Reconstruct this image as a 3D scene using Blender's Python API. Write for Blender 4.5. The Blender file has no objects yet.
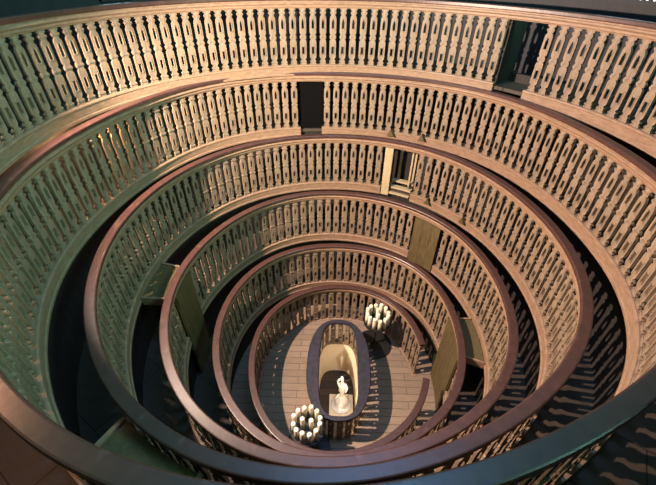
import bpy, bmesh, math, random
from mathutils import Vector, Matrix
random.seed(7)
SC = bpy.context.scene
COL = SC.collection
rad, deg = math.radians, math.degrees

# ------------------------------------------------------------------ camera
F_PX = 366.584
PITCH, YAW, ROLL = 0.66583, -0.018884, 0.016468
cd = bpy.data.cameras.new('camera')
cam = bpy.data.objects.new('camera', cd)
COL.objects.link(cam)
SC.camera = cam
cp, sp, cy_, sy_ = math.cos(PITCH), math.sin(PITCH), math.cos(YAW), math.sin(YAW)
fwd = Vector((sy_*cp, cy_*cp, -sp))
rgt = Vector((cy_, -sy_, 0))
upv = rgt.cross(fwd)
cr, sr = math.cos(ROLL), math.sin(ROLL)
r2, u2 = rgt*cr + upv*sr, upv*cr - rgt*sr
m3 = Matrix((r2, u2, -fwd)).transposed()
cam.matrix_world = Matrix.Translation((-0.06413, -3.06906, 0.42281)) @ m3.to_4x4()
cd.sensor_fit = 'HORIZONTAL'
cd.sensor_width = 36.0
cd.lens = F_PX/656*36.0
cd.clip_start = 0.02

# ------------------------------------------------------------------ world, lamps, exposure
W = bpy.data.worlds.new('world')
SC.world = W
W.use_nodes = True
bg = W.node_tree.nodes['Background']
bg.inputs[0].default_value = (0.20, 0.62, 0.48, 1)
bg.inputs[1].default_value = 0.58

def lamp(name, kind, loc, energy, colour, target=None, **kw):
    l = bpy.data.lights.new(name, kind)
    l.energy, l.color = energy, colour
    for k, v in kw.items():
        setattr(l, k, v)
    o = bpy.data.objects.new(name, l)
    COL.objects.link(o)
    o.location = loc
    if target is not None:
        d = Vector(target) - Vector(loc)
        o.rotation_euler = d.to_track_quat('-Z', 'Y').to_euler()
    return o

# theatre spotlight high over the uppermost rail
lamp('gallery_spotlight', 'SPOT', (-2.685, -0.62, 0.20), 3650, (1.0, 0.75, 0.59), (0.4, 1.2, -1.9),
     spot_size=rad(114), spot_blend=0.55, shadow_soft_size=0.05)
# cold daylight from the high skylight
lamp('skylight', 'AREA', (0.5, -0.2, 4.4), 205, (0.27, 0.51, 1.0), (0.5, -0.2, -1.5),
     shape='RECTANGLE', size=2.4, size_y=1.8)

# added green fill from the side, tinting the shaded left walls
lamp('green_side_fill', 'AREA', (5.2, -3.4, 2.3), 820, (0.36, 0.92, 0.70), (-2.2, 0.2, -1.8),
     shape='RECTANGLE', size=1.6, size_y=2.0)

# unseen warm fills added behind the left balusters and over the near-left floor
lamp('gallery_fill', 'POINT', (-2.74, 0.40, -0.95), 45, (1.0, 0.55, 0.26), shadow_soft_size=0.03)
lamp('gallery_fill', 'POINT', (-2.10, -2.05, -0.35), 42, (1.0, 0.48, 0.27), shadow_soft_size=0.05)

vs = SC.view_settings
vs.view_transform = 'Standard'
vs.look = 'None'
vs.gamma = 1
vs.use_curve_mapping = False
vs.exposure = 0.0

# ------------------------------------------------------------------ materials
def base_mat(name, rough=0.6, spec=0.3):
    m = bpy.data.materials.new(name)
    m.use_nodes = True
    nt = m.node_tree
    b = nt.nodes['Principled BSDF']
    b.inputs['Roughness'].default_value = rough
    b.inputs['Specular IOR Level'].default_value = spec
    return m, nt, b

def wood(name, c1, c2, rough=0.6, spec=0.3, scale=(14, 14, 2.2), bump=0.15, wear=None, per_object=0.0):
    m, nt, b = base_mat(name, rough, spec)
    N, L = nt.nodes, nt.links
    tc = N.new('ShaderNodeTexCoord')
    mp = N.new('ShaderNodeMapping')
    mp.inputs['Scale'].default_value = scale
    L.new(tc.outputs['Object'], mp.inputs['Vector'])
    n1 = N.new('ShaderNodeTexNoise')
    n1.inputs['Scale'].default_value = 3.0
    n1.inputs['Detail'].default_value = 6
    n1.inputs['Distortion'].default_value = 0.6
    L.new(mp.outputs[0], n1.inputs['Vector'])
    rp = N.new('ShaderNodeValToRGB')
    rp.color_ramp.elements[0].position = 0.32
    rp.color_ramp.elements[1].position = 0.68
    rp.color_ramp.elements[0].color = (*c1, 1)
    rp.color_ramp.elements[1].color = (*c2, 1)
    L.new(n1.outputs['Fac'], rp.inputs[0])
    col = rp.outputs[0]
    if wear:
        n2 = N.new('ShaderNodeTexNoise')
        n2.inputs['Scale'].default_value = wear[1]
        n2.inputs['Detail'].default_value = 4
        L.new(tc.outputs['Object'], n2.inputs['Vector'])
        r2_ = N.new('ShaderNodeValToRGB')
        r2_.color_ramp.elements[0].position = wear[2]
        r2_.color_ramp.elements[1].position = wear[2] + 0.12
        L.new(n2.outputs['Fac'], r2_.inputs[0])
        mx = N.new('ShaderNodeMixRGB')
        mx.inputs[2].default_value = (*wear[0], 1)
        L.new(r2_.outputs[0], mx.inputs[0])
        L.new(col, mx.inputs[1])
        col = mx.outputs[0]
    if per_object:
        oi = N.new('ShaderNodeObjectInfo')
        mr = N.new('ShaderNodeMapRange')
        mr.inputs['To Min'].default_value = 1 - per_object
        mr.inputs['To Max'].default_value = 1 + per_object
        L.new(oi.outputs['Random'], mr.inputs['Value'])
        hs = N.new('ShaderNodeHueSaturation')
        L.new(mr.outputs[0], hs.inputs['Value'])
        L.new(col, hs.inputs['Color'])
        col = hs.outputs[0]
    L.new(col, b.inputs['Base Color'])
    bp = N.new('ShaderNodeBump')
    bp.inputs['Strength'].default_value = bump
    bp.inputs['Distance'].default_value = 0.01
    L.new(n1.outputs['Fac'], bp.inputs['Height'])
    L.new(bp.outputs[0], b.inputs['Normal'])
    return m

def planks(name, c1, c2, seam, width, length, rough=0.55, rot=0.0, spec=0.3):
    m, nt, b = base_mat(name, rough, spec)
    N, L = nt.nodes, nt.links
    tc = N.new('ShaderNodeTexCoord')
    mp = N.new('ShaderNodeMapping')
    mp.inputs['Rotation'].default_value = (0, 0, rot)
    L.new(tc.outputs['Object'], mp.inputs['Vector'])
    br = N.new('ShaderNodeTexBrick')
    br.inputs['Scale'].default_value = 1.0
    br.inputs['Brick Width'].default_value = length
    br.inputs['Row Height'].default_value = width
    br.inputs['Mortar Size'].default_value = 0.0035
    br.inputs['Color1'].default_value = (*c1, 1)
    br.inputs['Color2'].default_value = (*c2, 1)
    br.inputs['Mortar'].default_value = (*seam, 1)
    L.new(mp.outputs[0], br.inputs['Vector'])
    mp2 = N.new('ShaderNodeMapping')
    mp2.inputs['Scale'].default_value = (2.5, 16, 4)
    L.new(mp.outputs[0], mp2.inputs['Vector'])
    n = N.new('ShaderNodeTexNoise')
    n.inputs['Scale'].default_value = 3
    n.inputs['Detail'].default_value = 6
    L.new(mp2.outputs[0], n.inputs['Vector'])
    mr = N.new('ShaderNodeMapRange')
    mr.inputs['To Min'].default_value = 0.7
    mr.inputs['To Max'].default_value = 1.3
    L.new(n.outputs['Fac'], mr.inputs['Value'])
    hs = N.new('ShaderNodeHueSaturation')
    L.new(br.outputs['Color'], hs.inputs['Color'])
    L.new(mr.outputs[0], hs.inputs['Value'])
    L.new(hs.outputs[0], b.inputs['Base Color'])
    bp = N.new('ShaderNodeBump')
    bp.inputs['Strength'].default_value = 0.4
    bp.inputs['Distance'].default_value = 0.006
    iv = N.new('ShaderNodeMath')
    iv.operation = 'SUBTRACT'
    iv.inputs[0].default_value = 1
    L.new(br.outputs['Fac'], iv.inputs[1])
    L.new(iv.outputs[0], bp.inputs['Height'])
    L.new(bp.outputs[0], b.inputs['Normal'])
    return m

def plain(name, c, rough=0.6, spec=0.3, metal=0.0, noise=0.12, sss=0.0):
    m, nt, b = base_mat(name, rough, spec)
    N, L = nt.nodes, nt.links
    b.inputs['Metallic'].default_value = metal
    tc = N.new('ShaderNodeTexCoord')
    n = N.new('ShaderNodeTexNoise')
    n.inputs['Scale'].default_value = 18
    L.new(tc.outputs['Object'], n.inputs['Vector'])
    rp = N.new('ShaderNodeValToRGB')
    rp.color_ramp.elements[0].color = tuple(x*(1-noise) for x in c) + (1,)
    rp.color_ramp.elements[1].color = tuple(min(1, x*(1+noise)) for x in c) + (1,)
    L.new(n.outputs['Fac'], rp.inputs[0])
    L.new(rp.outputs[0], b.inputs['Base Color'])
    if sss:
        b.inputs['Subsurface Weight'].default_value = sss
        b.inputs['Subsurface Radius'].default_value = (0.02, 0.012, 0.006)
        b.inputs['Subsurface Scale'].default_value = 0.5
    return m

def glow(name, c, s):
    m, nt, b = base_mat(name)
    b.inputs['Base Color'].default_value = (*c, 1)
    b.inputs['Emission Color'].default_value = (*c, 1)
    b.inputs['Emission Strength'].default_value = s
    return m

M_BAL = wood('walnut_baluster', (0.125, 0.086, 0.056), (0.215, 0.156, 0.105), 0.6, 0.3, (16, 16, 2.5), 0.35, wear=((0.085, 0.062, 0.044), 75.0, 0.57), per_object=0.08)
M_FRI = wood('walnut_moulding', (0.150, 0.090, 0.056), (0.225, 0.142, 0.090), 0.5, 0.35, (4, 4, 20), 0.12)
M_CAP = wood('dark_handrail', (0.036, 0.0155, 0.0125), (0.054, 0.023, 0.0185), 0.38, 0.5, (5, 5, 5), 0.10,
             wear=((0.075, 0.038, 0.030), 11.0, 0.62))
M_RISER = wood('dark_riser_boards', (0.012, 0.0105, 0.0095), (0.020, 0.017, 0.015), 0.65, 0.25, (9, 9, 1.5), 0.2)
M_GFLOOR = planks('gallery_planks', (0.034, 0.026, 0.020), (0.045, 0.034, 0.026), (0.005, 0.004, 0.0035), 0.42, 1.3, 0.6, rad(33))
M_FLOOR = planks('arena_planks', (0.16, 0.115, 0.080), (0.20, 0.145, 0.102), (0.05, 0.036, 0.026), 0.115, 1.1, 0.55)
M_PIT = planks('pit_boards', (0.040, 0.026, 0.018), (0.060, 0.038, 0.026), (0.01, 0.008, 0.006), 0.14, 0.9, 0.6)
M_OLIVE = wood('olive_boards', (0.055, 0.040, 0.016), (0.090, 0.066, 0.028), 0.6, 0.3, (10, 10, 2), 0.2)
M_PALE = wood('pale_pine', (0.28, 0.215, 0.125), (0.36, 0.285, 0.175), 0.55, 0.3, (14, 14, 2), 0.15)
M_CREAM = plain('cream_plaster', (0.72, 0.60, 0.44), 0.8, 0.2, noise=0.05)
M_WHITE = plain('white_plaster', (0.78, 0.76, 0.72), 0.5, 0.3, noise=0.04)
M_WAX = plain('cream_wax', (0.66, 0.59, 0.47), 0.5, 0.4, noise=0.05, sss=0.3)
M_WICK = plain('charred_wick', (0.02, 0.016, 0.012), 0.9, 0.1)
M_IRON = plain('black_iron', (0.013, 0.012, 0.012), 0.42, 0.5, 0.3)
M_NAVY = wood('navy_wall_panelling', (0.0035, 0.004, 0.0075), (0.006, 0.007, 0.012), 0.6, 0.3, (5, 5, 1), 0.1)
M_PIT_CAP = wood('blue_black_coping', (0.014, 0.014, 0.022), (0.026, 0.025, 0.036), 0.6, 0.2, (6, 6, 6), 0.08)
M_BLACK = plain('shade_black', (0.0022, 0.0020, 0.0022), 0.9, 0.05)  # near-black colour standing in for the unlit depth of the opening
M_PANE = glow('pane_and_glint_glow', (0.70, 0.85, 1.0), 0.9)

# ------------------------------------------------------------------ tier shape: measured slightly egg-shaped rings
N_EXP, THETA = 2.036, -0.142553
TIER = {
 7: ((2.6844, 2.5351, 0.0, 0.0003, -0.012), (0.003, -0.0042, 0.0065, 0.0007, 0.0034, 0.0005)),
 6: ((2.4763, 2.586, -0.8959, -0.0392, -0.0296), (0.0097, 0.0081, -0.0026, -0.0068, 0.002, -0.0103)),
 5: ((2.1766, 2.2883, -1.7399, -0.0365, 0.0294), (0.0059, 0.0015, 0.0047, -0.0071, -0.0001, -0.0039)),
 4: ((1.8121, 1.9091, -2.5056, 0.0007, -0.0108), (0.0098, -0.0026, -0.0003, -0.0035, -0.0043, -0.0031)),
 3: ((1.4921, 1.5721, -3.2875, 0.0329, 0.0119), (-0.0004, 0.0082, -0.0043, -0.0073, -0.0024, -0.0037)),
 2: ((1.1634, 1.2857, -3.9428, 0.0522, 0.0115), (0.0001, 0.011, -0.0007, -0.0101, -0.001, -0.0005)),
}
H = 0.80
FLOOR_Z = -4.75
def zt(k): return TIER[k][0][2]
def fz(k): return FLOOR_Z if k <= 2 else zt(k) - 0.84

def ring(k, e, ang, z=0.0):
    (a, b, _, ox, oy), h = TIER[k]
    t = ang - THETA
    r = (abs(math.cos(t)/(a+e))**N_EXP + abs(math.sin(t)/(b+e))**N_EXP)**(-1/N_EXP)
    r *= 1 + sum(h[2*i]*math.cos((i+3)*t) + h[2*i+1]*math.sin((i+3)*t) for i in range(3))
    if k == 7:
        # the ring swells towards the photographer's side
        d = deg(ang) % 360
        if d > 193:
            u = min(1.0, (d-193)/10) * min(1.0, (360-d)/60)
            r += 0.56*u*u*(3-2*u)
    return Vector((ox + r*math.cos(ang), oy + r*math.sin(ang), z))

GAPS = {7: [(35.5, 44)], 6: [(95.7, 103)], 5: [(59.5, 72)], 4: [(39, 53), (174, 188.5)], 3: [(-17, 9)], 2: [(-17, 8.5)]}
def solid(k):
    """the spans between a ring's openings, degrees"""
    g = sorted(GAPS[k])
    out = []
    for i, (a0, a1) in enumerate(g):
        b0 = g[(i+1) % len(g)][0] + (360 if i == len(g)-1 else 0)
        out.append((a1, b0))
    return out

# ------------------------------------------------------------------ object helpers
def link(name, bm, mat, parent=None, smooth=False):
    me = bpy.data.meshes.new(name)
    bmesh.ops.recalc_face_normals(bm, faces=bm.faces[:])
    bm.to_mesh(me)
    bm.free()
    me.materials.append(mat)
    if smooth:
        for p in me.polygons:
            p.use_smooth = True
    o = bpy.data.objects.new(name, me)
    COL.objects.link(o)
    if parent is not None:
        o.parent = parent
    return o

def thing(name, label, cat, loc=(0, 0, 0), group=None):
    o = bpy.data.objects.new(name, None)
    COL.objects.link(o)
    o.location = loc
    o.empty_display_size = 0.1
    return tag(o, label, cat, group)

def tag(o, label, cat, group=None):
    o['label'], o['category'] = label, cat
    if group:
        o['group'] = group
    return o

def structure(o):
    o['kind'] = 'structure'
    return o

def stuff(o):
    o['kind'] = 'stuff'
    return o

def sweep(fn, profile, a0, a1, step=1.5, closed=False, bm=None):
    """sweep a closed (e, z) profile along fn(e, ang, z) between two angles in degrees"""
    bm = bm or bmesh.new()
    n = max(2, int(math.ceil((a1-a0)/step)))
    rows = []
    for i in range(n if closed else n+1):
        an = rad(a0 + (a1-a0)*i/n)
        rows.append([bm.verts.new(fn(e, an, z)) for e, z in profile])
    m = len(profile)
    for i in range(n if closed else n):
        A, B = rows[i], rows[(i+1) % len(rows)]
        for j in range(m):
            bm.faces.new((A[j], A[(j+1) % m], B[(j+1) % m], B[j]))
    if not closed:
        bm.faces.new(rows[0])
        bm.faces.new(rows[-1][::-1])
    return bm

def box(bm, size, loc=(0, 0, 0), mat=None, bevel=0.0):
    r = bmesh.ops.create_cube(bm, size=1)
    vs_ = r['verts']
    bmesh.ops.scale(bm, vec=size, verts=vs_)
    if bevel:
        es = list({e for v in vs_ for e in v.link_edges})
        rb = bmesh.ops.bevel(bm, geom=es, offset=bevel, segments=2, affect='EDGES', profile=0.5)
        vs_ = list({v for f in rb['faces'] for v in f.verts} | {v for v in vs_ if v.is_valid})
    M = Matrix.Translation(loc)
    if mat is not None:
        M = M @ mat
    bmesh.ops.transform(bm, matrix=M, verts=vs_)
    return bm

def lathe(profile, seg=32, bm=None, loc=(0, 0, 0)):
    bm = bm or bmesh.new()
    rows = []
    for r, z in profile:
        if r < 1e-5:
            rows.append([bm.verts.new((loc[0], loc[1], loc[2]+z))])
        else:
            rows.append([bm.verts.new((loc[0]+r*math.cos(2*math.pi*i/seg), loc[1]+r*math.sin(2*math.pi*i/seg), loc[2]+z)) for i in range(seg)])
    for A, B in zip(rows, rows[1:]):
        for i in range(seg):
            j = (i+1) % seg
            if len(A) == 1 and len(B) == 1:
                continue
            if len(A) == 1:
                bm.faces.new((A[0], B[j], B[i]))
            elif len(B) == 1:
                bm.faces.new((A[i], A[j], B[0]))
            else:
                bm.faces.new((A[i], A[j], B[j], B[i]))
    return bm

# ------------------------------------------------------------------ the sawn board baluster
B_PROFILE = [  # height 0..1, half width, half slot
 (0.000, .043, 0), (0.028, .043, 0), (0.036, .030, 0), (0.050, .038, 0), (0.066, .040, 0), (0.080, .034, 0),
 (0.090, .026, 0), (0.106, .026, 0), (0.120, .036, 0), (0.134, .0425, 0), (0.200, .044, 0), (0.2001, .044, .0145),
 (0.260, .044, .0155), (0.330, .044, .0155), (0.3301, .044, 0), (0.410, .044, 0), (0.440, .041, 0), (0.453, .032, 0), (0.464, .030, 0),
 (0.475, .039, 0), (0.490, .043, 0), (0.515, .043, 0), (0.530, .039, 0), (0.540, .030, 0), (0.552, .031, 0),
 (0.566, .041, 0), (0.595, .044, 0), (0.650, .044, 0), (0.6501, .044, .0155), (0.745, .044, .0155), (0.790, .044, .009), (0.820, .043, 0),
 (0.850, .039, 0), (0.870, .029, 0), (0.884, .026, 0), (0.897, .034, 0), (0.915, .039, 0), (0.934, .037, 0),
 (0.946, .028, 0), (0.958, .028, 0), (0.966, .043, 0), (1.000, .043, 0)]

def baluster_bm(height, scale=1.0, thick=0.024):
    """board in the XZ plane, front towards -Y, foot at the origin"""
    bm = bmesh.new()
    T = thick/2
    def V(x, y, z): return bm.verts.new((x*scale, y, z*height))
    for (z0, w0, s0), (z1, w1, s1) in zip(B_PROFILE, B_PROFILE[1:]):
        if z1 - z0 < 0.0005:
            s = max(s0, s1)
            continue
        for sg in (-1, 1):
            q = [(s0, z0), (w0, z0), (w1, z1), (s1, z1)]
            for y in (-T, T):
                pts = [V(sg*x, y, z) for x, z in q]
                bm.faces.new(pts if (sg*y < 0) else pts[::-1])
            bm.faces.new([V(sg*w0, -T, z0), V(sg*w0, T, z0), V(sg*w1, T, z1), V(sg*w1, -T, z1)])
            if s0 > 0 or s1 > 0:
                bm.faces.new([V(sg*s0, -T, z0), V(sg*s0, T, z0), V(sg*s1, T, z1), V(sg*s1, -T, z1)])
    # sills and heads of the slots
    for zz, s in ((0.2001, .0145), (0.330, .0155), (0.6501, .0155)):
        bm.faces.new([V(-s, -T, zz), V(s, -T, zz), V(s, T, zz), V(-s, T, zz)])
    # raised borders round the slots
    for y in (-1, 1):
        for za, zb, s_ in ((0.20, 0.33, .0155), (0.65, 0.80, .0155)):
            for sg in (-1, 1):
                box(bm, (0.005*scale, 0.006, (zb-za+0.03)*height), (sg*(s_+.0045)*scale, y*(T+0.001), (za+zb)/2*height))
            box(bm, (2*s_*scale, 0.006, 0.012*height), (0, y*(T+0.001), (za-0.010)*height))
    # raised collar and beads on both faces
    for y in (-1, 1):
        for zz, w in ((0.502, .044), (0.060, .041), (0.922, .040)):
            box(bm, (2*w*scale, 0.010, 0.022*height), (0, y*(T+0.001), zz*height))
    bmesh.ops.remove_doubles(bm, verts=bm.verts[:], dist=1e-5)
    bmesh.ops.dissolve_degenerate(bm, edges=bm.edges[:], dist=1e-6)
    return bm

def mesh_of(bm, name, mat):
    bmesh.ops.recalc_face_normals(bm, faces=bm.faces[:])
    me = bpy.data.meshes.new(name)
    bm.to_mesh(me)
    bm.free()
    me.materials.append(mat)
    return me

BZ0, BZ1 = -0.800, -0.124
BAL_H = BZ1 - BZ0 + 0.004
BAL_E = 0.043
BAL_ME = mesh_of(baluster_bm(BAL_H), 'baluster', M_BAL)
PITCH_B = 0.136

def arc_points(k, a0, a1, pitch):
    """angles that divide a span of the ring into equal pitches"""
    n = max(60, int((a1-a0)*4))
    P = [ring(k, BAL_E, rad(a0+(a1-a0)*i/n)) for i in range(n+1)]
    S = [0.0]
    for p, q in zip(P, P[1:]):
        S.append(S[-1] + (q-p).length)
    m = max(1, round((S[-1]-0.012)/pitch))
    out, j = [], 0
    for i in range(m):
        s = S[-1]*(i+0.5)/m
        while S[j+1] < s:
            j += 1
        f = (s-S[j])/(S[j+1]-S[j])
        out.append(a0 + (a1-a0)*(j+f)/n)
    return out

def placement(k, a_deg, z):
    a = rad(a_deg)
    p = ring(k, BAL_E, a, z)
    t = ring(k, BAL_E, a+0.004) - ring(k, BAL_E, a-0.004)
    return p, math.atan2(t.y, t.x) + math.pi     # board front (-Y) faces the middle

CAP_PROF = [(0.005, -0.042), (0.0, -0.034), (0.0, -0.008), (0.006, -0.001), (0.012, 0.0), (0.074, 0.0), (0.081, -0.002),
            (0.086, -0.010), (0.086, -0.034), (0.081, -0.042)]
FRI_PROF = [(0.016, -0.040), (0.016, -0.056), (0.008, -0.064), (0.006, -0.076), (0.012, -0.086), (0.018, -0.092), (0.018, -0.112),
            (0.024, -0.118), (0.026, -0.127), (0.062, -0.127), (0.068, -0.118), (0.068, -0.040)]
BASE_PROF = [(0.022, -0.799), (0.010, -0.806), (0.008, -0.820), (0.014, -0.828), (0.014, -0.905), (0.006, -0.912), (0.006, -0.935),
             (0.076, -0.935), (0.076, -0.799)]
BASE_PROF_LOW = [(e, max(z, -0.806)) for e, z in BASE_PROF]

LABEL = {
 7: ('uppermost oval balustrade, largest ring, its doorway showing a dark wall', 'balustrade'),
 6: ('second oval balustrade from the top, with a narrow black opening on its far side', 'balustrade'),
 5: ('third oval balustrade from the top, with small pale steps inside its opening', 'balustrade'),
 4: ('fourth oval balustrade from the top, closed by olive boards in two places', 'balustrade'),
 3: ('fifth oval balustrade from the top, second ring out from the planked oval floor', 'balustrade'),
 2: ('lowest and smallest ring of balustrade, standing on the planked oval floor', 'balustrade'),
}
BRACKETS = {6: (71.7, 61.1), 5: (51.6, 35.1)}
VISIBLE = {7: (-14, 200)}

def balustrade(k):
    z = zt(k)
    root = thing('balustrade', *LABEL[k], loc=(TIER[k][0][3], TIER[k][0][4], z-0.8))
    off = root.location.copy()
    fn = lambda e, an, zz: ring(k, e, an, z+zz) - off
    whole = k != 2
    # handrail and moulding run over the openings, except on the lowest ring
    if whole:
        link('handrail', sweep(fn, CAP_PROF, 0, 360, 1.0, True), M_CAP, root)
        link('moulding', sweep(fn, FRI_PROF, 0, 360, 1.5, True), M_FRI, root)
    else:
        a0, a1 = solid(k)[0]
        link('handrail', sweep(fn, CAP_PROF, a0, a1, 1.0), M_CAP, root)
        link('moulding', sweep(fn, FRI_PROF, a0, a1, 1.5), M_FRI, root)
    prof = BASE_PROF if k > 2 else BASE_PROF_LOW
    for a0, a1 in solid(k):
        link('base_board', sweep(fn, prof, a0, a1, 1.5), M_FRI, root)
    angs = []
    for a0, a1 in solid(k):
        angs += arc_points(k, a0+0.2, a1-0.2, PITCH_B)
    # the hundred that show largest are parts of their own; the rest lie out of sight in front, below the camera
    near = sorted(angs, key=lambda a: math.sin(rad(a)) if k != 7 else math.sin(rad(a)))
    extra = near[:max(0, len(angs)-100)]
    keep = [a for a in angs if a not in extra]
    for a in keep:
        p, rz = placement(k, a, z+BZ0-0.002)
        o = bpy.data.objects.new('baluster', BAL_ME)
        COL.objects.link(o)
        o.parent = root
        o.location = p - off
        o.rotation_euler = (0, 0, rz)
    if extra:
        bm = bmesh.new()
        for a in extra:
            p, rz = placement(k, a, z+BZ0-0.002)
            tmp = bmesh.new()
            tmp.from_mesh(BAL_ME)
            bmesh.ops.transform(tmp, matrix=Matrix.Translation(p-off) @ Matrix.Rotation(rz, 4, 'Z'), verts=tmp.verts[:])
            me = bpy.data.meshes.new('tmp')
            tmp.to_mesh(me)
            tmp.free()
            bm.from_mesh(me)
            bpy.data.meshes.remove(me)
        stuff(link('hidden_balusters', bm, M_BAL, root))
    for a in BRACKETS.get(k, ()):
        bm = bmesh.new()
        p, rz = placement(k, a, z-0.80)
        w, h, d = 0.055, 0.055, 0.05
        vv = [bm.verts.new(v) for v in ((-w, 0, -0.05), (w, 0, -0.05), (0, 0, h), (-w, -d, -0.05), (w, -d, -0.05), (0, -d, h))]
        for f in ((0, 1, 2), (5, 4, 3), (0, 3, 4, 1), (1, 4, 5, 2), (2, 5, 3, 0)):
            bm.faces.new([vv[i] for i in f])
        o = link('bracket', bm, M_OLIVE, root)
        o['label'] = 'dark triangular bracket'
        o.location = Matrix.Rotation(rz, 3, 'Z') @ Vector((0, -0.034, 0)) + p - off
        o.rotation_euler = (0, 0, rz)
    return root

# ------------------------------------------------------------------ setting: floors, risers, outer wall
bm = bmesh.new()
n = 96
inner = [bm.verts.new((0.06+0.31*math.copysign(abs(math.cos(t))**0.55, math.cos(t)), 0.01+0.77*math.copysign(abs(math.sin(t))**0.55, math.sin(t)), FLOOR_Z))
         for t in (2*math.pi*i/n for i in range(n))]
outer = [bm.verts.new(ring(3, 0.10, 2*math.pi*i/n, FLOOR_Z)) for i in range(n)]
for i in range(n):
    j = (i+1) % n
    bm.faces.new((inner[i], outer[i], outer[j], inner[j]))
r = bmesh.ops.extrude_face_region(bm, geom=bm.faces[:])
bmesh.ops.translate(bm, vec=(0, 0, -0.05), verts=[v for v in r['geom'] if isinstance(v, bmesh.types.BMVert)])
structure(link('floor', bm, M_FLOOR))

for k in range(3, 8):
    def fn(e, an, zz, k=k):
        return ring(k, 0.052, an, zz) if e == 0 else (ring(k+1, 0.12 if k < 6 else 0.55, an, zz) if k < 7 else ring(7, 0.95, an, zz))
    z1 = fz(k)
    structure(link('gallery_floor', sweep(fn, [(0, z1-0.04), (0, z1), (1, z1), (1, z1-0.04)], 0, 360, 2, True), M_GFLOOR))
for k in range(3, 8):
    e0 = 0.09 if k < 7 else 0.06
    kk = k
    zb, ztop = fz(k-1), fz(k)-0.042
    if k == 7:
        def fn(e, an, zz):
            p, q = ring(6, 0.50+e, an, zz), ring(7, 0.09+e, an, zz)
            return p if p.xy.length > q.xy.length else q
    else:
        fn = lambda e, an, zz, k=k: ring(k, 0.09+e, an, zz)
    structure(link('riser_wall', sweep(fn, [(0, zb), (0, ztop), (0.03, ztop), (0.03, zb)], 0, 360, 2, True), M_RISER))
fn = lambda e, an, zz: ring(7, 0.90+e, an, zz)
structure(link('wall_outer', sweep(fn, [(0, fz(7)), (0, 0.72), (0.08, 0.72), (0.08, fz(7))], 0, 360, 3, True), M_NAVY))

# low window and a glowing glint just breaking the top edge of the view
def wall_window(name, a0, a1, z0, z1, cols):
    w = structure(bpy.data.objects.new(name, None))
    COL.objects.link(w)
    fnw = lambda e, an, zz: ring(7, 0.90+e, an, zz)
    bm = bmesh.new()
    for za, zb2 in ((z0-0.04, z0), (z1, z1+0.04), ((z0+z1)/2-0.01, (z0+z1)/2+0.01)):
        sweep(fnw, [(-0.05, za), (-0.05, zb2), (-0.001, zb2), (-0.001, za)], a0, a1, 2, bm=bm)
    for i in range(cols+1):
        c = a0 + (a1-a0)*i/cols
        sweep(fnw, [(-0.04, z0), (-0.04, z1), (-0.001, z1), (-0.001, z0)], c-0.25, c+0.25, 1, bm=bm)
    structure(link('window_frame', bm, M_NAVY, w))
    structure(link('window_pane', sweep(fnw, [(-0.012, z0), (-0.012, z1), (-0.002, z1), (-0.002, z0)], a0, a1, 2), M_PANE, w))
wall_window('window_1', 24, 34, 0.09, 0.66, 9)
wall_window('glint_pane', 139, 145, -0.01, 0.66, 3)  # glowing pane added to imitate a bluish-white glint

# ------------------------------------------------------------------ the six tiers
for k in (7, 6, 5, 4, 3, 2):
    balustrade(k)

# ------------------------------------------------------------------ black sheet standing in for the shade in the second ring's opening
c = ring(6, 0.11, rad(99.3), fz(6))
root = thing('shade_sheet', 'black sheet standing in for shade in the narrow far opening of the second ring', 'shade sheet', c)
link('shade_panel', sweep(lambda e, an, z: ring(6, e, an, z)-c, [(0.09, fz(6)+0.002), (0.09, zt(6)-0.135), (0.115, zt(6)-0.135), (0.115, fz(6)+0.002)], 95.2, 103.5, 2), M_BLACK, root)
bm = bmesh.new()
for zz in (0.14, 0.52):
    sweep(lambda e, an, z: ring(6, e, an, z)-c, [(0.116, fz(6)+zz), (0.116, fz(6)+zz+0.06), (0.13, fz(6)+zz+0.06), (0.13, fz(6)+zz)], 95.6, 103.1, 2, bm=bm)
link('batten', bm, M_BLACK, root)

# ------------------------------------------------------------------ olive gates closing the parapet openings
def gate(k, a0, a1, label, e=0.004):
    z = zt(k)
    c = ring(k, e, rad((a0+a1)/2), fz(k-1))
    root = thing('gate', label, 'gate', c)
    top, bot = z-0.129, fz(k-1)+0.004 if k > 3 else FLOOR_Z+0.004
    bm = bmesh.new()
    m = max(3, round((a1-a0)/4))
    for i in range(m):                                   # butted vertical boards
        b0, b1 = a0+(a1-a0)*i/m, a0+(a1-a0)*(i+1)/m
        sweep(lambda ee, an, zz: ring(k, e+ee, an, zz)-c, [(0, bot), (0, top), (0.030, top), (0.030, bot)], b0+0.06, b1-0.06, 2, bm=bm)
    link('board_panel', bm, M_OLIVE, root)
    bm = bmesh.new()
    for zz in (bot+0.25, top-0.14):
        sweep(lambda ee, an, q: ring(k, e+ee, an, q)-c, [(0.031, zz), (0.031, zz+0.07), (0.044, zz+0.07), (0.044, zz)], a0+0.5, a1-0.5, 2, bm=bm)
    link('batten', bm, M_OLIVE, root)
    return root
gate(4, 39.3, 52.7, 'tall olive board gate filling the far gap of the fourth ring')
gate(4, 174.3, 188.2, 'olive board gate in the shaded gap of the fourth ring, facing the lit wall')
gate(3, -16.6, 8.6, 'broad olive board gate in the fifth ring behind the break in the lowest rail')

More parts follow.
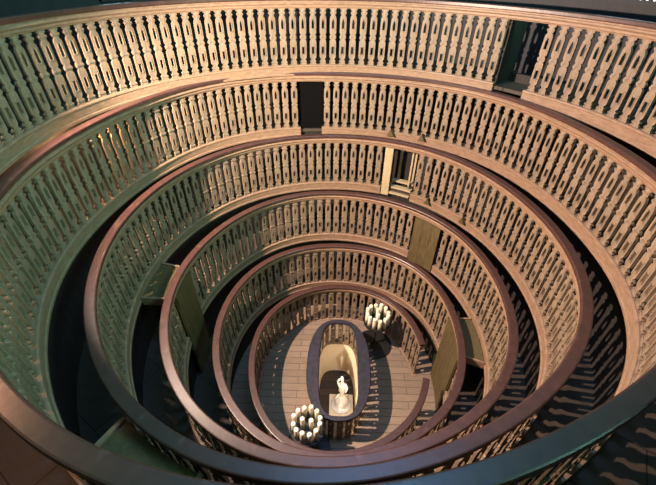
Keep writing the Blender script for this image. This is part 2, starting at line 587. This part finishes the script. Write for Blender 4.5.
# ------------------------------------------------------------------ stair landings bridging the galleries
def landing(k, a0, a1, z, label, edge=True):
    """deck between ring k's back and the riser of ring k+1, with lipped ends"""
    c = ring(k, 0.2, rad((a0+a1)/2), z)
    root = thing('stair_landing', label, 'landing', c)
    def fn(e, an, zz):
        p, q = ring(k, 0.09, an), ring(k+1, 0.004, an)
        v = p.lerp(q, e)
        return Vector((v.x, v.y, zz)) - c
    link('deck', sweep(fn, [(0, z-0.03), (0, z), (1, z), (1, z-0.03)], a0, a1, 2), M_OLIVE, root)
    for s in ((a0-0.6, a0+0.1), (a1-0.1, a1+0.6)):
        link('lip', sweep(fn, [(0, z-0.09), (0, z+0.02), (1, z+0.02), (1, z-0.09)], s[0], s[1], 1), M_FRI, root)
    return root
landing(3, -14, 7, -3.40, 'olive stair landing across the gallery beside the candlelit side of the fifth ring')
landing(4, 173, 188, -2.64, 'olive stair landing in the shaded gallery behind the fourth ring')
landing(5, -123, -108, -1.90, 'olive stair landing in the gallery below the near handrail')

# ------------------------------------------------------------------ steps and frame in the third ring's opening
k = 5
c = ring(k, 0.2, rad(66), fz(5))
root = thing('doorway_steps', 'little pale wooden steps and door frame in the third ring opening', 'steps', c)
def f5(e, an, z): return ring(5, e, an, z) - c
z5 = zt(5)
for i in range(3):
    zz = (z5-0.865, z5-0.79, z5-0.715)[i]
    ea, eb = ((0.004, 0.048), (0.06, 0.15), (0.15, 0.24))[i]
    link('tread', sweep(f5, [(ea, zz-0.026), (ea, zz), (eb, zz), (eb, zz-0.026)], 60.0, 68.4, 2), M_PALE, root)
link('jamb', sweep(f5, [(0.008, z5-0.93), (0.008, z5-0.128), (0.048, z5-0.128), (0.048, z5-0.93)], 68.6, 71.6, 1), M_PALE, root)
def leaf_bar(a0, a1, e0, e1, za, zb):
    return sweep(f5, [(e0, za), (e0, zb), (e1, zb), (e1, za)], a0, a1, 1)
link('post', leaf_bar(66.0, 66.9, 0.22, 0.26, z5-0.80, z5-0.14), M_PALE, root)
for q in ((0.10, 0.14, z5-0.78, z5-0.14), (0.29, 0.33, z5-0.78, z5-0.14), (0.10, 0.33, z5-0.19, z5-0.14), (0.10, 0.33, z5-0.78, z5-0.73)):
    link('leaf_bar', leaf_bar(61.2, 61.8, *q), M_PALE, root)

# jamb board and threshold of the uppermost opening
c = ring(7, 0.2, rad(44.6), fz(7))
root = thing('door_jamb', 'dark board standing at the edge of the uppermost ring doorway', 'jamb', c)
link('jamb_board', sweep(lambda e, an, z: ring(7, e, an, z)-c, [(0.09, fz(7)), (0.09, -0.06), (0.52, -0.06), (0.52, fz(7))], 44.1, 44.9, 1), M_RISER, root)
link('foot_rail', sweep(lambda e, an, z: ring(7, e, an, z)-c, [(0.42, fz(7)), (0.42, fz(7)+0.10), (0.48, fz(7)+0.10), (0.48, fz(7))], 36, 44.0, 1), M_RISER, root)

# ------------------------------------------------------------------ central opening: parapet, pit, statue
HX, HY, HA, HB = 0.06, 0.01, 0.46, 0.82
HZ = -4.22
def sup(a, b, an, p, z):
    ct, st = math.cos(an), math.sin(an)
    return Vector((HX + a*math.copysign(abs(ct)**p, ct), HY + b*math.copysign(abs(st)**p, st), z))
c = Vector((HX, HY, FLOOR_Z))
root = thing('pit_balustrade', 'low oval balustrade with blue-black coping around the central opening', 'balustrade', c)
bm = bmesh.new()
rows = []
for i in range(120):
    an = 2*math.pi*i/120
    o_, i_ = sup(HA, HB, an, 0.82, 0), sup(0.275, 0.755, an, 0.58, 0)
    def pt(t, z):
        v = i_.lerp(o_, t)
        return Vector((v.x, v.y, HZ+z)) - c
    rows.append([bm.verts.new(pt(t, z)) for t, z in ((0.03, -0.04), (0, -0.02), (0.06, 0), (0.94, 0), (1, -0.02), (0.97, -0.04))])
for i in range(120):
    A, B = rows[i], rows[(i+1) % 120]
    for j in range(6):
        bm.faces.new((A[j], A[(j+1) % 6], B[(j+1) % 6], B[j]))
link('coping', bm, M_PIT_CAP, root)
PB_H = HZ - 0.042 - FLOOR_Z - 0.002
PB_ME = mesh_of(baluster_bm(PB_H, 0.92, 0.026), 'pit_baluster', M_BAL)
pa = []
S, P, m_ = [0.0], [sup(0.345, 0.785, 2*math.pi*i/720, 0.68, 0) for i in range(721)], 28
for p, q in zip(P, P[1:]):
    S.append(S[-1]+(q-p).length)
m_ = round(S[-1]/0.118)
j = 0
for i in range(m_):
    s = S[-1]*i/m_
    while S[j+1] < s:
        j += 1
    t = P[(j+3) % 720] - P[(j-3) % 720]
    o = bpy.data.objects.new('baluster', PB_ME)
    COL.objects.link(o)
    o.parent = root
    o.location = Vector((P[j].x, P[j].y, FLOOR_Z+0.001)) - c
    o.rotation_euler = (0, 0, math.atan2(t.y, t.x)+math.pi)

PZ = -5.58
bm = bmesh.new()
rows = []
for i in range(96):
    an = 2*math.pi*i/96
    rows.append([bm.verts.new(sup(a, b, an, 0.55, z)) for a, b, z in ((0.31, 0.77, PZ), (0.31, 0.77, FLOOR_Z-0.052), (0.34, 0.80, FLOOR_Z-0.052), (0.34, 0.80, PZ))])
for i in range(96):
    A, B = rows[i], rows[(i+1) % 96]
    for q in range(4):
        bm.faces.new((A[q], A[(q+1) % 4], B[(q+1) % 4], B[q]))
structure(link('wall_pit', bm, M_CREAM))
bm = bmesh.new()
box(bm, (1.1, 2.0, 0.06), (HX, HY, PZ-0.03))
structure(link('floor_pit', bm, M_PIT))

SX, SY = 0.14, 0.10
slab = thing('statue_plinth', 'square white slab on the pit floor under the statue', 'plinth', (SX, SY, PZ))
bm = bmesh.new()
box(bm, (0.40, 0.38, 0.05), (0, 0, 0.026), bevel=0.008)
link('slab', bm, M_CREAM, slab)
st = thing('statue', 'small white carved figure on a round domed pedestal inside the central opening', 'statue', (SX, SY, PZ+0.052))
link('pedestal', lathe([(0, 0), (0.165, 0), (0.168, 0.02), (0.15, 0.035), (0.115, 0.05), (0.115, 0.10), (0.105, 0.17), (0.085, 0.23), (0.055, 0.27), (0.04, 0.30), (0, 0.30)], 40), M_WHITE, st, True)
# figure: skinned skeleton, twisting torso with drapery and one raised arm
me = bpy.data.meshes.new('figure')
J = [((0, 0, 0.29), .042), ((0.004, 0, 0.36), .036), ((-0.004, 0.0, 0.43), .042), ((0.0, 0.0, 0.51), .050), ((-0.004, 0, 0.59), .054), ((0.0, 0, 0.65), .040),
     ((0.0, 0, 0.71), .022), ((-0.008, -0.005, 0.77), .036), ((-0.012, -0.008, 0.84), .030),
     ((0.055, 0, 0.62), .026), ((0.075, -0.03, 0.54), .022), ((0.050, -0.05, 0.47), .018),
     ((-0.058, 0, 0.64), .026), ((-0.078, 0.01, 0.70), .021), ((-0.045, 0.0, 0.775), .018),
     ((0.036, 0.03, 0.44), .028), ((0.045, 0.03, 0.36), .022), ((-0.036, 0.02, 0.45), .026), ((-0.036, 0.03, 0.37), .018)]
E_ = [(0, 1), (1, 2), (2, 3), (3, 4), (4, 5), (5, 6), (6, 7), (7, 8), (4, 9), (9, 10), (10, 11), (4, 12), (12, 13), (13, 14), (2, 15), (15, 16), (2, 17), (17, 18)]
me.from_pydata([j[0] for j in J], E_, [])
fig = bpy.data.objects.new('figure', me)
COL.objects.link(fig)
fig.parent = st
md = fig.modifiers.new('skin', 'SKIN')
for v, (p_, r_) in zip(me.skin_vertices[0].data, J):
    v.radius = (r_, r_*0.85)
me.skin_vertices[0].data[0].use_root = True
fig.modifiers.new('sub', 'SUBSURF').levels = 2
fig.modifiers['sub'].render_levels = 2
me.materials.append(M_WHITE)
# lamp set under the near coping of the opening, lighting the statue and the pit wall
lamp('pit_spotlight', 'SPOT', (0.06, -0.62, -4.42), 38, (1.0, 0.84, 0.62), (0.12, 0.25, -5.15), spot_size=rad(125), spot_blend=1.0, shadow_soft_size=0.04)

# ------------------------------------------------------------------ candle stands
def candle_bm(h, r=0.030):
    return lathe([(0, 0), (r, 0), (r, h*0.5), (r*0.99, h-0.012), (r*0.85, h-0.003), (r*0.5, h), (r*0.2, h-0.004), (0, h-0.004)], 20)
CANDLE = [mesh_of(candle_bm(h), 'candle_wax', M_WAX) for h in (0.215, 0.23, 0.245)]
for me_ in CANDLE:
    for p_ in me_.polygons:
        p_.use_smooth = True
WICK = mesh_of(lathe([(0.002, 0), (0.0025, 0.006), (0.0015, 0.016), (0, 0.017)], 6), 'wick', M_WICK)
def stand(x, y, zd, where, tilt):
    root = thing('candle_stand', 'black iron candle stand with round tray ' + where, 'candle stand', (x, y, FLOOR_Z+0.001))
    h = zd - FLOOR_Z
    link('base', lathe([(0, 0), (0.29, 0), (0.30, 0.006), (0.29, 0.014), (0.06, 0.022), (0.03, 0.045), (0, 0.045)], 40), M_IRON, root)
    link('pole', lathe([(0.014, 0.04), (0.014, 0.2), (0.022, 0.22), (0.022, 0.24), (0.014, 0.26), (0.014, h-0.03), (0.03, h-0.015), (0, h-0.015)], 16), M_IRON, root)
    link('tray', lathe([(0, h-0.016), (0.19, h-0.016), (0.212, h-0.010), (0.215, h+0.012), (0.208, h+0.012), (0.204, h), (0, h)], 40), M_IRON, root)
    spots = [(0.166, 2*math.pi*(i+tilt)/12, 'outer') for i in range(12)] + [(0.055, tilt*6, 'inner'), (0.055, tilt*6+math.pi, 'inner')]
    for i, (r_, a_, kind) in enumerate(spots):
        t = thing('candle',
                  ('pale cream pillar candle in the outer circle on the tray ' if kind == 'outer' else 'pale cream pillar candle in the middle of the tray ') + where,
                  'candle', (x+r_*math.cos(a_), y+r_*math.sin(a_), zd+0.002), ('candles circling the tray ' if kind == 'outer' else 'candles in the middle of the tray ')+where)
        q = (i*7) % 3 if kind == 'outer' else 2
        o = bpy.data.objects.new('wax', CANDLE[q])
        COL.objects.link(o)
        o.parent = t
        w = bpy.data.objects.new('wick', WICK)
        COL.objects.link(w)
        w.parent = t
        w.location = (0, 0, (0.215, 0.23, 0.245)[q]-0.005)
stand(0.665, 0.77, -4.17, 'beyond the central opening', 0.25)
stand(-0.325, -0.92, -4.22, 'nearer than the central opening', 0.5)
